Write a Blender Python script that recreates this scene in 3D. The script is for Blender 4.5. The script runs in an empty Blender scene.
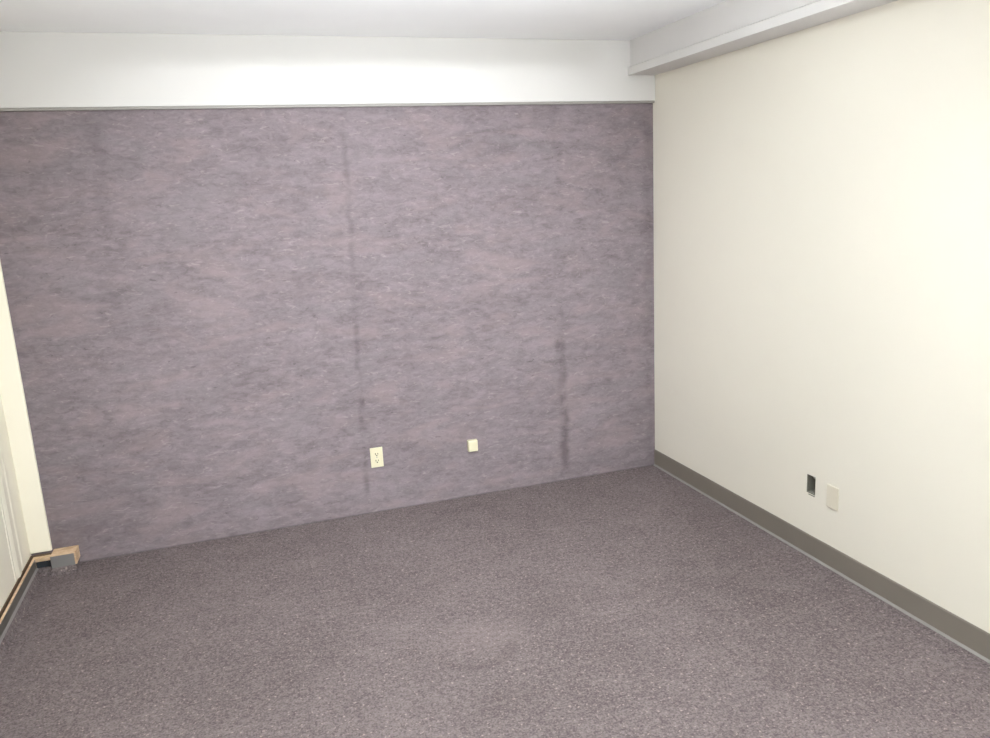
import bpy, bmesh, math
from mathutils import Matrix, Vector

sc = bpy.context.scene
COL = sc.collection

# ------------------------------------------------------------------ helpers
def lin(c):
    return tuple((v / 255 / 12.92) if v / 255 <= .04045 else ((v / 255 + .055) / 1.055) ** 2.4 for v in c) + (1.0,)

class G:
    """tiny node-graph helper"""
    def __init__(s, name):
        s.m = bpy.data.materials.new(name); s.m.use_nodes = True
        s.t = s.m.node_tree; s.b = s.t.nodes['Principled BSDF']
    def n(s, kind, **kw):
        o = s.t.nodes.new(kind)
        for k, v in kw.items(): setattr(o, k, v)
        return o
    def link(s, a, b): s.t.links.new(a, b)
    def val(s, sock, v):
        if hasattr(v, 'is_output'): s.link(v, sock)
        else: sock.default_value = v
    def math(s, op, a, b=0.0, clamp=False):
        o = s.n('ShaderNodeMath', operation=op, use_clamp=clamp)
        s.val(o.inputs[0], a); s.val(o.inputs[1], b)
        return o.outputs[0]
    def mix(s, fac, a, b, blend='MIX'):
        o = s.n('ShaderNodeMix', data_type='RGBA', blend_type=blend)
        s.val(o.inputs[0], fac); s.val(o.inputs[6], a); s.val(o.inputs[7], b)
        return o.outputs[2]
    def ramp(s, fac, lo, hi, a=0.0, b=1.0):
        o = s.n('ShaderNodeMapRange', interpolation_type='SMOOTHSTEP')
        s.val(o.inputs[0], fac)
        for i, v in zip((1, 2, 3, 4), (lo, hi, a, b)): s.val(o.inputs[i], v)
        return o.outputs[0]
    def noise(s, vec, scale, detail=3, rough=.5, stretch=None, dist=0.0):
        if stretch:
            mp = s.n('ShaderNodeMapping'); mp.inputs['Scale'].default_value = stretch
            s.link(vec, mp.inputs['Vector']); vec = mp.outputs[0]
        o = s.n('ShaderNodeTexNoise'); s.link(vec, o.inputs['Vector'])
        o.inputs['Scale'].default_value = scale; o.inputs['Detail'].default_value = detail
        o.inputs['Roughness'].default_value = rough; o.inputs['Distortion'].default_value = dist
        return o.outputs['Fac']
    def coord(s): return s.n('ShaderNodeTexCoord').outputs['Object']
    def sep(s, v):
        o = s.n('ShaderNodeSeparateXYZ'); s.link(v, o.inputs[0]); return o.outputs
    def bump(s, h, strength, dist=.002):
        o = s.n('ShaderNodeBump'); o.inputs['Strength'].default_value = strength
        o.inputs['Distance'].default_value = dist; s.link(h, o.inputs['Height'])
        s.link(o.outputs[0], s.b.inputs['Normal'])

def plain(name, rgb, rough=.6, spec=.3, var=.03, scale=12.0, bump=0.0, metal=0.0):
    g = G(name); c = g.coord()
    nz = g.noise(c, scale, 3)
    a = lin(tuple(v * (1 - var) for v in rgb)); b = lin(tuple(min(255, v * (1 + var)) for v in rgb))
    g.link(g.mix(nz, a, b), g.b.inputs['Base Color'])
    g.b.inputs['Roughness'].default_value = rough
    g.b.inputs['Specular IOR Level'].default_value = spec
    g.b.inputs['Metallic'].default_value = metal
    if bump: g.bump(g.noise(c, scale * 12, 2), bump)
    return g.m

def box(bm, x0, x1, y0, y1, z0, z1):
    v = [bm.verts.new((x, y, z)) for x in (x0, x1) for y in (y0, y1) for z in (z0, z1)]
    for f in ((0, 1, 3, 2), (4, 6, 7, 5), (0, 4, 5, 1), (2, 3, 7, 6), (0, 2, 6, 4), (1, 5, 7, 3)):
        bm.faces.new([v[i] for i in f])

def prism(bm, prof, fn, a, b):
    """closed profile [(u, v)...] swept from a to b; fn(u, v, t) -> xyz"""
    A = [bm.verts.new(fn(u, v, a)) for u, v in prof]; B = [bm.verts.new(fn(u, v, b)) for u, v in prof]
    n = len(prof)
    for i in range(n): bm.faces.new((A[i], A[(i + 1) % n], B[(i + 1) % n], B[i]))
    bm.faces.new(A[::-1]); bm.faces.new(B)

def obj(name, bm, mat, parent=None, loc=None, bevel=0.0, seg=2, smooth=False):
    bmesh.ops.recalc_face_normals(bm, faces=bm.faces)
    me = bpy.data.meshes.new(name); bm.to_mesh(me); bm.free()
    me.materials.append(mat)
    o = bpy.data.objects.new(name, me); COL.objects.link(o)
    if loc: o.location = loc
    if parent: o.parent = parent
    if bevel:
        md = o.modifiers.new('bevel', 'BEVEL'); md.width = bevel; md.segments = seg; md.limit_method = 'ANGLE'
    if smooth:
        for p in me.polygons: p.use_smooth = True
    return o

def B(*boxes):
    bm = bmesh.new()
    for b in boxes: box(bm, *b)
    return bm

def struct(o, label=None):
    o['kind'] = 'structure'
    if label: o['label'] = label
    return o

def thing(name, label, cat, loc, rot=(0, 0, 0)):
    o = bpy.data.objects.new(name, None); COL.objects.link(o)
    o.location = loc; o.rotation_euler = rot; o['label'] = label; o['category'] = cat
    o.empty_display_size = .05
    return o

def disc(bm, cx, cy, z0, z1, r, n=20, sx=1.0, clipz=None):
    """short cylinder whose axis is local z"""
    pts = []
    for i in range(n):
        a = 2 * math.pi * i / n
        u, v = r * math.cos(a) * sx, r * math.sin(a)
        if clipz: v = max(-clipz, min(clipz, v))
        pts.append((cx + u, cy + v))
    prism(bm, pts, lambda u, v, t: (u, v, t), z0, z1)

# ------------------------------------------------------------------ room numbers
XL, XR = -3.52, 0.0          # left / right wall faces
YB, YF = 0.0, -6.4           # carpeted wall face / wall behind the camera
ZC = 2.534                   # ceiling
ZH = 2.212                   # underside of the white header
T = .12
CX = -3.424                  # left end of the carpet on the wall

LAMP, ZL, UP, TRACK = (20.0, 30.0), (2.48, 2.15), 250.0, 410.0
# ------------------------------------------------------------------ materials
def carpet_wall():
    g = G('wall_carpet_material'); c = g.coord(); X, Y, Z = g.sep(c)
    big = g.noise(c, 1.0, 4, .6, (1.5, 1, 5))
    streak = g.noise(c, 1.0, 4, .55, (6, 1, 22), .9)
    mid = g.noise(c, 1.0, 3, .6, (20, 1, 44), 1.2)
    fine = g.noise(c, 1.0, 3, .6, (90, 1, 150))
    v = g.math('ADD', g.math('MULTIPLY', streak, .28), g.math('MULTIPLY', mid, .36))
    v = g.math('ADD', v, g.math('MULTIPLY', fine, .14))
    v = g.math('ADD', v, g.math('MULTIPLY', big, .22))
    v = g.ramp(v, .33, .66)
    col = g.mix(v, lin(CW_D), lin(CW_L))
    hue = g.noise(c, 1.0, 3, .6, (2.6, 1, 7), .6)
    col = g.mix(g.ramp(hue, .48, .68, 0, .45), col, lin(CW_P))
    col = g.mix(g.ramp(hue, .48, .34, 0, .20), col, lin(CW_G))
    # short pale tufts and dark specks in the pile
    fl = g.ramp(g.noise(c, 1.0, 3, .55, (17, 1, 52), 1.6), .59, .70)
    col = g.mix(g.math('MULTIPLY', fl, .36), col, lin(CW_F))
    fd = g.ramp(g.noise(c, 1.0, 3, .6, (26, 1, 56), 1.0), .35, .27)
    col = g.mix(g.math('MULTIPLY', fd, .42), col, lin(CW_K))
    # glued seams between carpet widths, stained unevenly along their length; plus darker end bands
    wob = g.math('MULTIPLY', g.math('SUBTRACT', g.noise(c, 1.0, 3, .6, (.01, 1, 4)), .5), .075)
    def dark_band(x0, slope, w, zs, amt):
        nonlocal col
        d = g.math('SUBTRACT', X, g.math('ADD', g.math('MULTIPLY', Z, slope), x0))
        d = g.math('ABSOLUTE', g.math('ADD', d, wob))
        ww = g.math('ADD', w, g.math('MULTIPLY', g.noise(c, 1.0, 3, .6, (2, 1, 5)), w * 1.6))
        k = g.math('SUBTRACT', 1.0, g.math('DIVIDE', d, ww), True)
        tot = None
        for zc, zw, a in zs:      # (centre, half length, strength)
            e = g.ramp(g.math('ABSOLUTE', g.math('SUBTRACT', Z, zc)), zw * .45, zw, a, 0)
            tot = e if tot is None else g.math('MAXIMUM', tot, e)
        br = g.ramp(g.noise(c, 1.0, 3, .6, (9, 1, 9)), .34, .62, .15, 1)
        k = g.math('MULTIPLY', g.math('MULTIPLY', g.ramp(k, 0, .9), tot), g.math('MULTIPLY', br, amt))
        col = g.mix(k, col, lin((71, 64, 66)))
    dark_band(-1.836, .022, .014, [(1.72, .5, .62), (1.30, .25, .35), (.80, .42, .95), (.15, .32, .75), (2.05, .2, .3)], .45)
    dark_band(-.622, .004, .026, [(.72, .25, .8), (.46, .22, 1.0), (.22, .25, .9), (.92, .22, .5), (2.1, .3, .3), (1.5, .4, .12)], .55)
    dark_band(-2.99, .02, .035, [(1.95, .38, .8), (2.15, .2, .7), (1.2, .5, .15)], .32)
    dark_band(-3.395, .0, .022, [(.12, .22, .7)], .5)  # darker band low at the left end of the carpet
    dark_band(-.03, .0, .035, [(1.2, 1.4, .6)], .42)  # darker band up the right end of the carpet
    # shadow line painted dark where the carpet meets the floor
    e = g.ramp(Z, .012, .0)
    col = g.mix(g.math('MULTIPLY', e, .55), col, lin((67, 63, 61)))
    g.link(col, g.b.inputs['Base Color'])
    g.b.inputs['Roughness'].default_value = .95; g.b.inputs['Specular IOR Level'].default_value = .05
    g.bump(g.math('ADD', fine, mid), .35, .003)
    return g.m

def carpet_floor():
    g = G('floor_carpet_material'); c = g.coord(); X, Y, Z = g.sep(c)
    f1 = g.noise(c, 125, 2, .6); f2 = g.noise(c, 48, 3, .7); md = g.noise(c, 9, 4, .6); bg = g.noise(c, 1.3, 3, .55)
    v = g.math('ADD', g.math('MULTIPLY', f1, .42), g.math('MULTIPLY', f2, .34))
    v = g.math('ADD', v, g.math('MULTIPLY', md, .12)); v = g.math('ADD', v, g.math('MULTIPLY', bg, .12))
    v = g.ramp(v, .36, .64)
    col = g.mix(v, lin(FL_D), lin(FL_L))
    fl = g.ramp(g.noise(c, 80, 2, .5), .61, .72)
    col = g.mix(g.math('MULTIPLY', fl, .55), col, lin((188, 170, 164)))
    fd = g.ramp(g.noise(c, 80, 2, .5, (1, 1, 1), .4), .36, .29)
    col = g.mix(g.math('MULTIPLY', fd, .32), col, lin((84, 72, 74)))
    # worn, flattened patch with a grubby ring at one side
    def blot(cx, cy, rx, ry, r0, r1, colr, amt, half=False):
        nonlocal col
        dx = g.math('DIVIDE', g.math('SUBTRACT', X, cx), rx); dy = g.math('DIVIDE', g.math('SUBTRACT', Y, cy), ry)
        d = g.math('SQRT', g.math('ADD', g.math('MULTIPLY', dx, dx), g.math('MULTIPLY', dy, dy)))
        d = g.math('ADD', d, g.math('MULTIPLY', g.math('SUBTRACT', g.noise(c, 7, 3), .5), .5))
        if half:
            k = g.ramp(g.math('ABSOLUTE', g.math('SUBTRACT', d, r0)), r1, 0)
            k = g.math('MULTIPLY', k, g.ramp(dy, .0, -.5))
        else: k = g.ramp(d, r1, r0)
        col = g.mix(g.math('MULTIPLY', k, amt), col, lin(colr))
    for s in STAINS: blot(*s)
    g.link(col, g.b.inputs['Base Color'])
    g.b.inputs['Roughness'].default_value = .95; g.b.inputs['Specular IOR Level'].default_value = .05
    g.bump(g.math('ADD', f1, f2), .5, .004)
    return g.m

CW_D, CW_L = (109, 100, 103), (140, 129, 134)
CW_P, CW_G, CW_F, CW_K = (145, 130, 132), (127, 122, 125), (165, 154, 154), (79, 71, 75)
FL_D, FL_L = (90, 80, 81), (135, 124, 124)
STAINS = [(-1.63, -1.48, .22, .19, .2, 1.1, (150, 136, 135), .17),
          (-1.69, -1.50, .17, .17, 1.0, .22, (82, 72, 70), .20, True),
          (-1.62, -1.88, .17, .07, .1, 1.2, (84, 74, 72), .14),
          (-1.28, -1.36, .22, .16, .1, 1.1, (84, 74, 72), .16)]
M = {}
M['carpet'] = carpet_wall()
M['floor'] = carpet_floor()
M['white'] = plain('white_paint', (213, 210, 208), .65, .25, .012, 4)
M['ceil'] = plain('ceiling_paint', (247, 247, 248), .8, .2, .012, 3)
M['cream'] = plain('cream_paint', (232, 226, 214), .6, .25, .010, 2.5, .04)
M['creamL'] = plain('cream_trim_paint', (248, 241, 224), .5, .3, .010, 4)
M['strip'] = plain('grey_edge_metal', (150, 146, 142), .5, .4, .03)
M['vinyl'] = plain('grey_vinyl', (125, 117, 109), .5, .35, .04, 5)
M['vinyl_toe'] = plain('grey_vinyl_toe', (140, 135, 132), .45, .4, .04, 9)
M['vinyl_dk'] = plain('slate_vinyl', (124, 121, 121), .55, .3, .05, 9)
M['vinyl_left'] = plain('taupe_vinyl', (104, 98, 93), .55, .3, .05, 9)
M['ivory'] = plain('ivory_plastic', (213, 206, 178), .4, .45, .015, 30)
M['almond'] = plain('almond_plastic', (221, 213, 196), .45, .4, .012, 30)
M['dark'] = plain('dark_slot', (48, 42, 34), .6, .2, .05, 40)
M['boxgrey'] = plain('dark_grey_box', (122, 119, 110), .6, .3, .08, 40)
M['steel'] = plain('dull_steel', (160, 158, 152), .45, .4, .06, 60, 0, .6)
M['gap'] = plain('brown_gap', (122, 102, 84), .9, .1, .15, 60)  # brown tone of the gap behind the strip
M['hollow_shade'] = plain('hollow_shade', (52, 56, 62), .6, .3, .1, 40)  # dark tone stands in for the shade in the hollow
M['housing'] = plain('fixture_white', (235, 235, 235), .5, .3, .01)

def raw_wood():
    g = G('raw_wood_material'); c = g.coord()
    a = g.noise(c, 1.0, 4, .6, (18, 18, 120), 1.0); b = g.noise(c, 30, 3)
    v = g.ramp(g.math('ADD', g.math('MULTIPLY', a, .7), g.math('MULTIPLY', b, .3)), .35, .65)
    g.link(g.mix(v, lin((194, 160, 128)), lin((226, 198, 166))), g.b.inputs['Base Color'])
    g.b.inputs['Roughness'].default_value = .75; g.b.inputs['Specular IOR Level'].default_value = .15
    return g.m
M['wood'] = raw_wood()

# ------------------------------------------------------------------ shell
struct(obj('floor', B((XL - T, XR + T, YF - T, YB + T, -T, 0)), M['floor']), 'mottled mauve grey carpeted floor')
struct(obj('ceiling', B((XL - T, XR + T, YF - T, YB + T, ZC, ZC + T)), M['ceil']), 'flat white ceiling')
struct(obj('wall_back', B((XL - T, XR + T, YB, YB + T, 0, ZC)), M['carpet']), 'wall covered in streaky mauve grey carpet')
HY0, HY1, HZ0, HZ1 = -1.446, -1.388, .305, .394        # open electrical box in the right wall
struct(obj('wall_right', B((XR, XR + T, YF, HY0, 0, ZC), (XR, XR + T, HY1, YB, 0, ZC),
                           (XR, XR + T, HY0, HY1, 0, HZ0), (XR, XR + T, HY0, HY1, HZ1, ZC)), M['cream']), 'plain cream right wall')
struct(obj('wall_left', B((XL - T, XL, YF, YB, .098, ZC), (XL - T, XL - .001, YF, YB, 0, .098)), M['creamL']), 'cream left wall')
struct(obj('wall_front', B((XL - T, XR + T, YF - T, YF, 0, ZC)), M['cream']), 'plain cream wall')

# header above the carpet, with a thin grey edge strip under it
HF = -.028
struct(obj('trim_1', B((XL, XR, HF, YB, ZH, ZC)), M['white'], bevel=.002), 'white header beam above the carpeted wall')
struct(obj('trim_2', B((XL, XR, HF + .008, YB, ZH - .012, ZH)), M['strip']), 'thin grey edge strip under the white header')

# soffit box along the right wall, with a flat band at its foot
SB, SX, SXT = 2.348, -.158, -.174
bm = bmesh.new()
prism(bm, [(0, SB), (SXT, SB), (SXT, 2.388), (SXT + .008, 2.393), (SX, 2.397), (SX, ZC), (0, ZC)],
      lambda u, v, t: (u, t, v), HF, YF)
struct(obj('trim_3', bm, M['white']), 'white soffit box along the top of the right wall')

# white board in the left corner, between left wall and carpet
struct(obj('trim_4', B((XL, CX, -.020, YB, .097, ZH)), M['creamL'], bevel=.003), 'narrow white corner board left of the carpet')

# vertical moulding on the left wall
bm = bmesh.new()
prism(bm, [(0, -.150), (.004, -.152), (.006, -.190), (.002, -.200), (.002, -.232), (.010, -.245), (.012, -.285), (.008, -.300), (.003, -.312), (.003, -.330), (0, -.332)],
      lambda u, v, t: (XL + u, v, t), .098, ZC)
struct(obj('trim_5', bm, M['creamL']), 'cream vertical moulding on the left wall')

# ------------------------------------------------------------------ baseboards
bm = bmesh.new()
prism(bm, [(0, .0085), (-.005, .0085), (-.005, .100), (-.003, .104), (0, .105)],
      lambda u, v, t: (u, t, v), YB, YF)
br = struct(obj('baseboard_right', bm, M['vinyl']), 'grey vinyl cove base along the right wall')
bm = bmesh.new()
prism(bm, [(0, 0), (-.013, 0), (-.013, .002), (-.009, .005), (-.0055, .009), (0, .009)],
      lambda u, v, t: (u, t, v), YB, YF)
obj('toe', bm, M['vinyl_toe'], br)['label'] = 'paler toe lip of the grey cove base'

# left: raw wooden strip faced with grey vinyl, turning the corner to the block
BT, BBt, KT = .086, .034, .036        # top and foot of the strip; foot of the block
SXI, YS = -3.490, -.074               # room side faces of the strip: along the left wall, along the corner board
W = .0145
bm = bmesh.new()
prism(bm, [(SXI - W, YF), (SXI - .003, YF), (SXI - .003, YS), (CX, YS), (CX, YS + .034), (SXI - W, YS + .034)],
      lambda u, v, t: (u, v, t), BT - .016, BT)
box(bm, SXI - W, SXI - .003, YF, YS + .034, BBt, BT - .016)
bl = struct(obj('baseboard_left', bm, M['wood'], bevel=.0012), 'raw wooden strip along the left wall')
obj('vinyl_face', B((SXI - .003, SXI, YF, YS, BBt + .010, BT - .001)), M['vinyl_left'], bl)['label'] = 'grey vinyl face of the raw wooden strip'
bm = bmesh.new()
prism(bm, [(SXI - .003, BBt), (SXI + .007, BBt), (SXI + .007, BBt + .003), (SXI, BBt + .010), (SXI - .003, BBt + .010)], lambda u, v, t: (u, t, v), YF, YS)
obj('toe', bm, M['vinyl_toe'], bl)['label'] = 'pale toe lip of the grey vinyl face'
# brown fill behind the strip; dark panel paints the shade under its return
struct(obj('trim_6', B((XL - .001, XL + .003, YF, -.02, .0, .086), (XL, CX, -.024, -.016, .0, .086)), M['gap']), 'brown bare gap behind the wooden strip')
struct(obj('trim_8', B((SXI - .002, CX, YS + .012, YS + .020, BBt, BT - .016)), M['hollow_shade']), 'dark panel painting the shade under the short return of the wooden strip')
bm = bmesh.new()
prism(bm, [(XL, 0), (SXI + .022, 0), (SXI + .006, BBt), (XL, BBt)], lambda u, v, t: (u, t, v), YF, YB)
prism(bm, [(YB, 0), (YS - .016, 0), (YS - .004, BBt), (YB, BBt)], lambda u, v, t: (t, u, v), XL, CX)
prism(bm, [(YB, 0), (-.113, 0), (-.101, KT), (YB, KT)], lambda u, v, t: (t, u, v), CX, -3.312)
struct(obj('trim_7', bm, M['floor']), 'carpet edge lapped up against the wooden strip')

# ------------------------------------------------------------------ things
# wooden block at the carpeted wall
t = thing('wooden_block', 'short raw wooden block with grey front at the left foot of the carpeted wall', 'wood block', (-3.366, YB, KT))
obj('block_body', B((-.053, .060, -.096, .0, 0, .0615)), M['wood'], t, bevel=.0025)
o = obj('vinyl_face', B((-.053, .052, -.1005, -.096, 0, .0595)), M['vinyl_dk'], t, bevel=.001); o['label'] = 'grey vinyl front of the block'

# duplex outlet: local x right, local y up, local z out of the wall
t = thing('wall_outlet', 'ivory two-socket power outlet on the carpeted wall', 'outlet', (-1.7625, YB, .325), (math.pi / 2, 0, math.radians(0)))
def plate(w, h, d, name='cover_plate', mat='ivory', parent=None, bev=.0025):
    return obj(name, B((-w / 2, w / 2, -h / 2, h / 2, 0, d)), M[mat], parent, bevel=bev, seg=3)
plate(.070, .1145, .007, parent=t)
for s in (1, -1):
    bm = bmesh.new(); disc(bm, 0, s * .0195, .0065, .0090, .0172, 28, 1.0, .0142)
    r = obj('socket', bm, M['ivory'], t, bevel=.0006)
    bm = bmesh.new()
    box(bm, -.0086, -.0050, s * .0195 - .003, s * .0195 + .0075, .0085, .0094)
    box(bm, .0050, .0086, s * .0195 - .002, s * .0195 + .0070, .0085, .0094)
    disc(bm, 0, s * .0195 - .0078, .0085, .0094, .0036, 12)
    o = obj('slots', bm, M['dark'], r); o['label'] = 'dark slots of the socket'
bm = bmesh.new(); disc(bm, 0, 0, .0065, .0082, .0032, 14)
obj('screw', bm, M['steel'], t)

# surface phone jack box
t = thing('phone_jack', 'small square ivory jack box on the carpeted wall right of the two-socket outlet', 'jack', (-1.2045, YB, .3145), (math.pi / 2, 0, 0))
obj('jack_body', B((-.0285, .0285, -.033, .033, 0, .026)), M['ivory'], t, bevel=.002, seg=3)
obj('jack_cover', B((-.0275, .0275, -.032, .032, .0255, .031)), M['ivory'], t, bevel=.004, seg=3)
o = obj('port', B((-.006, .006, -.0336, -.0325, .005, .014)), M['dark'], t); o['label'] = 'dark port under the jack box'

# blank plate on the right wall: local x along -y, local y up, local z into the room
RW = Matrix(((0, 0, -1), (-1, 0, 0), (0, 1, 0))).to_euler()
t = thing('blank_plate', 'almond blank cover plate on the right wall beside the open black box', 'wall plate', (XR, -1.5605, .339), RW)
plate(.070, .1065, .007, mat='almond', parent=t, bev=.003)
for s in (1, -1):
    bm = bmesh.new(); disc(bm, 0, s * .0415, .0066, .0078, .0030, 14)
    obj('screw', bm, M['almond'], t)

# open box in the right wall
yc, zc = (HY0 + HY1) / 2, (HZ0 + HZ1) / 2
hw, hh, dp = (HY1 - HY0) / 2, (HZ1 - HZ0) / 2, .055
t = thing('electrical_box', 'open dark electrical box without a cover, sunk in the right wall', 'electrical box', (XR, yc, zc), RW)
obj('box_shell', B((-hw, hw, -hh, hh, -dp, -dp + .003), (-hw, -hw + .003, -hh, hh, -dp, -.002), (hw - .003, hw, -hh, hh, -dp, -.002),
                   (-hw, hw, hh - .003, hh, -dp, -.002), (-hw, hw, -hh, -hh + .003, -dp, -.002)), M['boxgrey'], t)
obj('mounting_tab', B((.004, .018, hh - .014, hh - .003, -.012, -.009)), M['steel'], t)
obj('mounting_tab', B((-.010, .012, -hh + .003, -hh + .012, -.010, -.007)), M['steel'], t)
bm = bmesh.new(); box(bm, -.012, .028, -hh - .0065, -hh - .0025, 0, .0022)
o = obj('bracket_edge', bm, M['boxgrey'], t); o['label'] = 'bent lower edge of the box bracket'

# ------------------------------------------------------------------ added lamps, none in view
def emit(name, col, st):
    g = G(name); g.b.inputs['Base Color'].default_value = (1, 1, 1, 1)
    g.b.inputs['Emission Color'].default_value = col; g.b.inputs['Emission Strength'].default_value = st
    return g.m
for k in (0, 1): M['lamp%d' % k] = emit('added_lit_diffuser', (.87, .95, .965, 1), LAMP[k])  # both pendants are added out of view to light the room
for lx, ly, k, lab in ((-1.72, -2.25, 0, 'added unseen linear pendant lamp hanging nearest the carpeted wall'),
                       (-1.60, -5.0, 1, 'added unseen linear pendant lamp hanging behind the camera')):
    t = thing('added_pendant', lab, 'added ceiling light', (lx, ly, ZL[k]))
    l, w, h = .62, .14, .10
    bm = bmesh.new()
    prism(bm, [(-w, 0), (-w, -h * .5), (-w * .7, -h), (w * .7, -h), (w, -h * .5), (w, 0)], lambda u, v, q: (q, u, v), -l, l)
    obj('added_diffuser', bm, M['lamp%d' % k], t)
    obj('end_cap', B((-l - .012, -l, -w - .004, w + .004, -h - .004, .004)), M['housing'], t)
    obj('end_cap', B((l, l + .012, -w - .004, w + .004, -h - .004, .004)), M['housing'], t)
    for x in (-.45, .45):
        obj('added_suspension_rod', B((x - .005, x + .005, -.005, .005, 0, ZC - ZL[k])), M['housing'], t)

# floor uplight added out of view to brighten the ceiling
t = thing('added_uplight', 'added unseen white drum uplight standing on the carpet below the hanging lamps', 'added floor lamp', (-1.70, -3.0, 0))
bm = bmesh.new()
N, R1, R2, H = 32, .12, .112, .26
prof = [(.0, .0), (R1, .0), (R1, H), (R2, H), (R2, .06), (.0, .06)]
rings = [[bm.verts.new((r * math.cos(2 * math.pi * i / N), r * math.sin(2 * math.pi * i / N), z)) for i in range(N)] for r, z in prof[1:5]]
for A, Bv in zip(rings, rings[1:]):
    for i in range(N): bm.faces.new((A[i], A[(i + 1) % N], Bv[(i + 1) % N], Bv[i]))
bm.faces.new(rings[0]); bm.faces.new(rings[-1])
obj('drum', bm, M['housing'], t)
ld = bpy.data.lights.new('added_uplight_beam', 'SPOT'); ld.energy = UP; ld.color = (.90, .95, 1.0)
ld.spot_size = math.radians(90); ld.spot_blend = 1.0; ld.shadow_soft_size = .08
lo = bpy.data.objects.new('added_uplight_beam', ld); COL.objects.link(lo)
lo.location = (-1.70, -3.0, .262)
lo.rotation_euler = Vector((.02, -.36, -1)).to_track_quat('Z', 'Y').to_euler()

# spot added behind the viewer to brighten the middle of the carpeted wall
P0, P1 = Vector((-1.75, -4.6, 2.36)), Vector((-1.58, 0, 1.02))
q = (P0 - P1).to_track_quat('Z', 'Y')
t = thing('added_spotlight', 'added unseen white can spotlight on the ceiling aimed at the carpeted wall', 'spotlight', P0)
bm = bmesh.new()
rings = [[bm.verts.new((r * math.cos(2 * math.pi * i / N), r * math.sin(2 * math.pi * i / N), z)) for i in range(N)]
         for r, z in ((.055, .14), (.065, .12), (.065, -.02), (.058, -.02), (.055, .0))]
for A, Bv in zip(rings, rings[1:]):
    for i in range(N): bm.faces.new((A[i], A[(i + 1) % N], Bv[(i + 1) % N], Bv[i]))
bm.faces.new(rings[0]); bm.faces.new(rings[-1])
o = obj('can', bm, M['housing'], t); o.rotation_euler = q.to_euler()
obj('added_spot_mount', B((-.012, .012, -.012 + .06, .012 + .06, 0.05, ZC - P0.z)), M['housing'], t)
for nm, cc in (('added_spot_beam', (.93, .97, 1.0)),):
    ld = bpy.data.lights.new(nm, 'SPOT'); ld.energy = TRACK; ld.color = cc
    ld.spot_size = math.radians(54); ld.spot_blend = 1.0; ld.shadow_soft_size = .05
    lo = bpy.data.objects.new(nm, ld); COL.objects.link(lo)
    lo.location = P0 + (P1 - P0).normalized() * .03; lo.rotation_euler = q.to_euler()

w = bpy.data.worlds.new('World'); sc.world = w; w.use_nodes = True
w.node_tree.nodes['Background'].inputs[0].default_value = (.8, .85, .9, 1)
w.node_tree.nodes['Background'].inputs[1].default_value = .3

# ------------------------------------------------------------------ camera
yaw, pitch, roll, f = 0.317314623, 0.214490344, -0.0497374017, 792.47
cy, sy, cp, sp = math.cos(yaw), math.sin(yaw), math.cos(pitch), math.sin(pitch)
fw = Vector((sy * cp, cy * cp, -sp)); r0 = Vector((cy, -sy, 0)); u0 = r0.cross(fw)
c_, s_ = math.cos(roll), math.sin(roll)
rt = c_ * r0 + s_ * u0; up = -s_ * r0 + c_ * u0
mat = Matrix((rt, up, -fw)).transposed().to_4x4()
mat.translation = Vector((-2.43310, -4.24345, 1.72))
cam = bpy.data.cameras.new('camera'); cam.sensor_width = 36; cam.lens = f / 990 * 36; cam.clip_start = .02
co = bpy.data.objects.new('camera', cam); COL.objects.link(co); co.matrix_world = mat
sc.camera = co

vs = sc.view_settings
vs.view_transform = 'Standard'; vs.look = 'None'; vs.gamma = 1; vs.use_curve_mapping = False; vs.exposure = 0.54
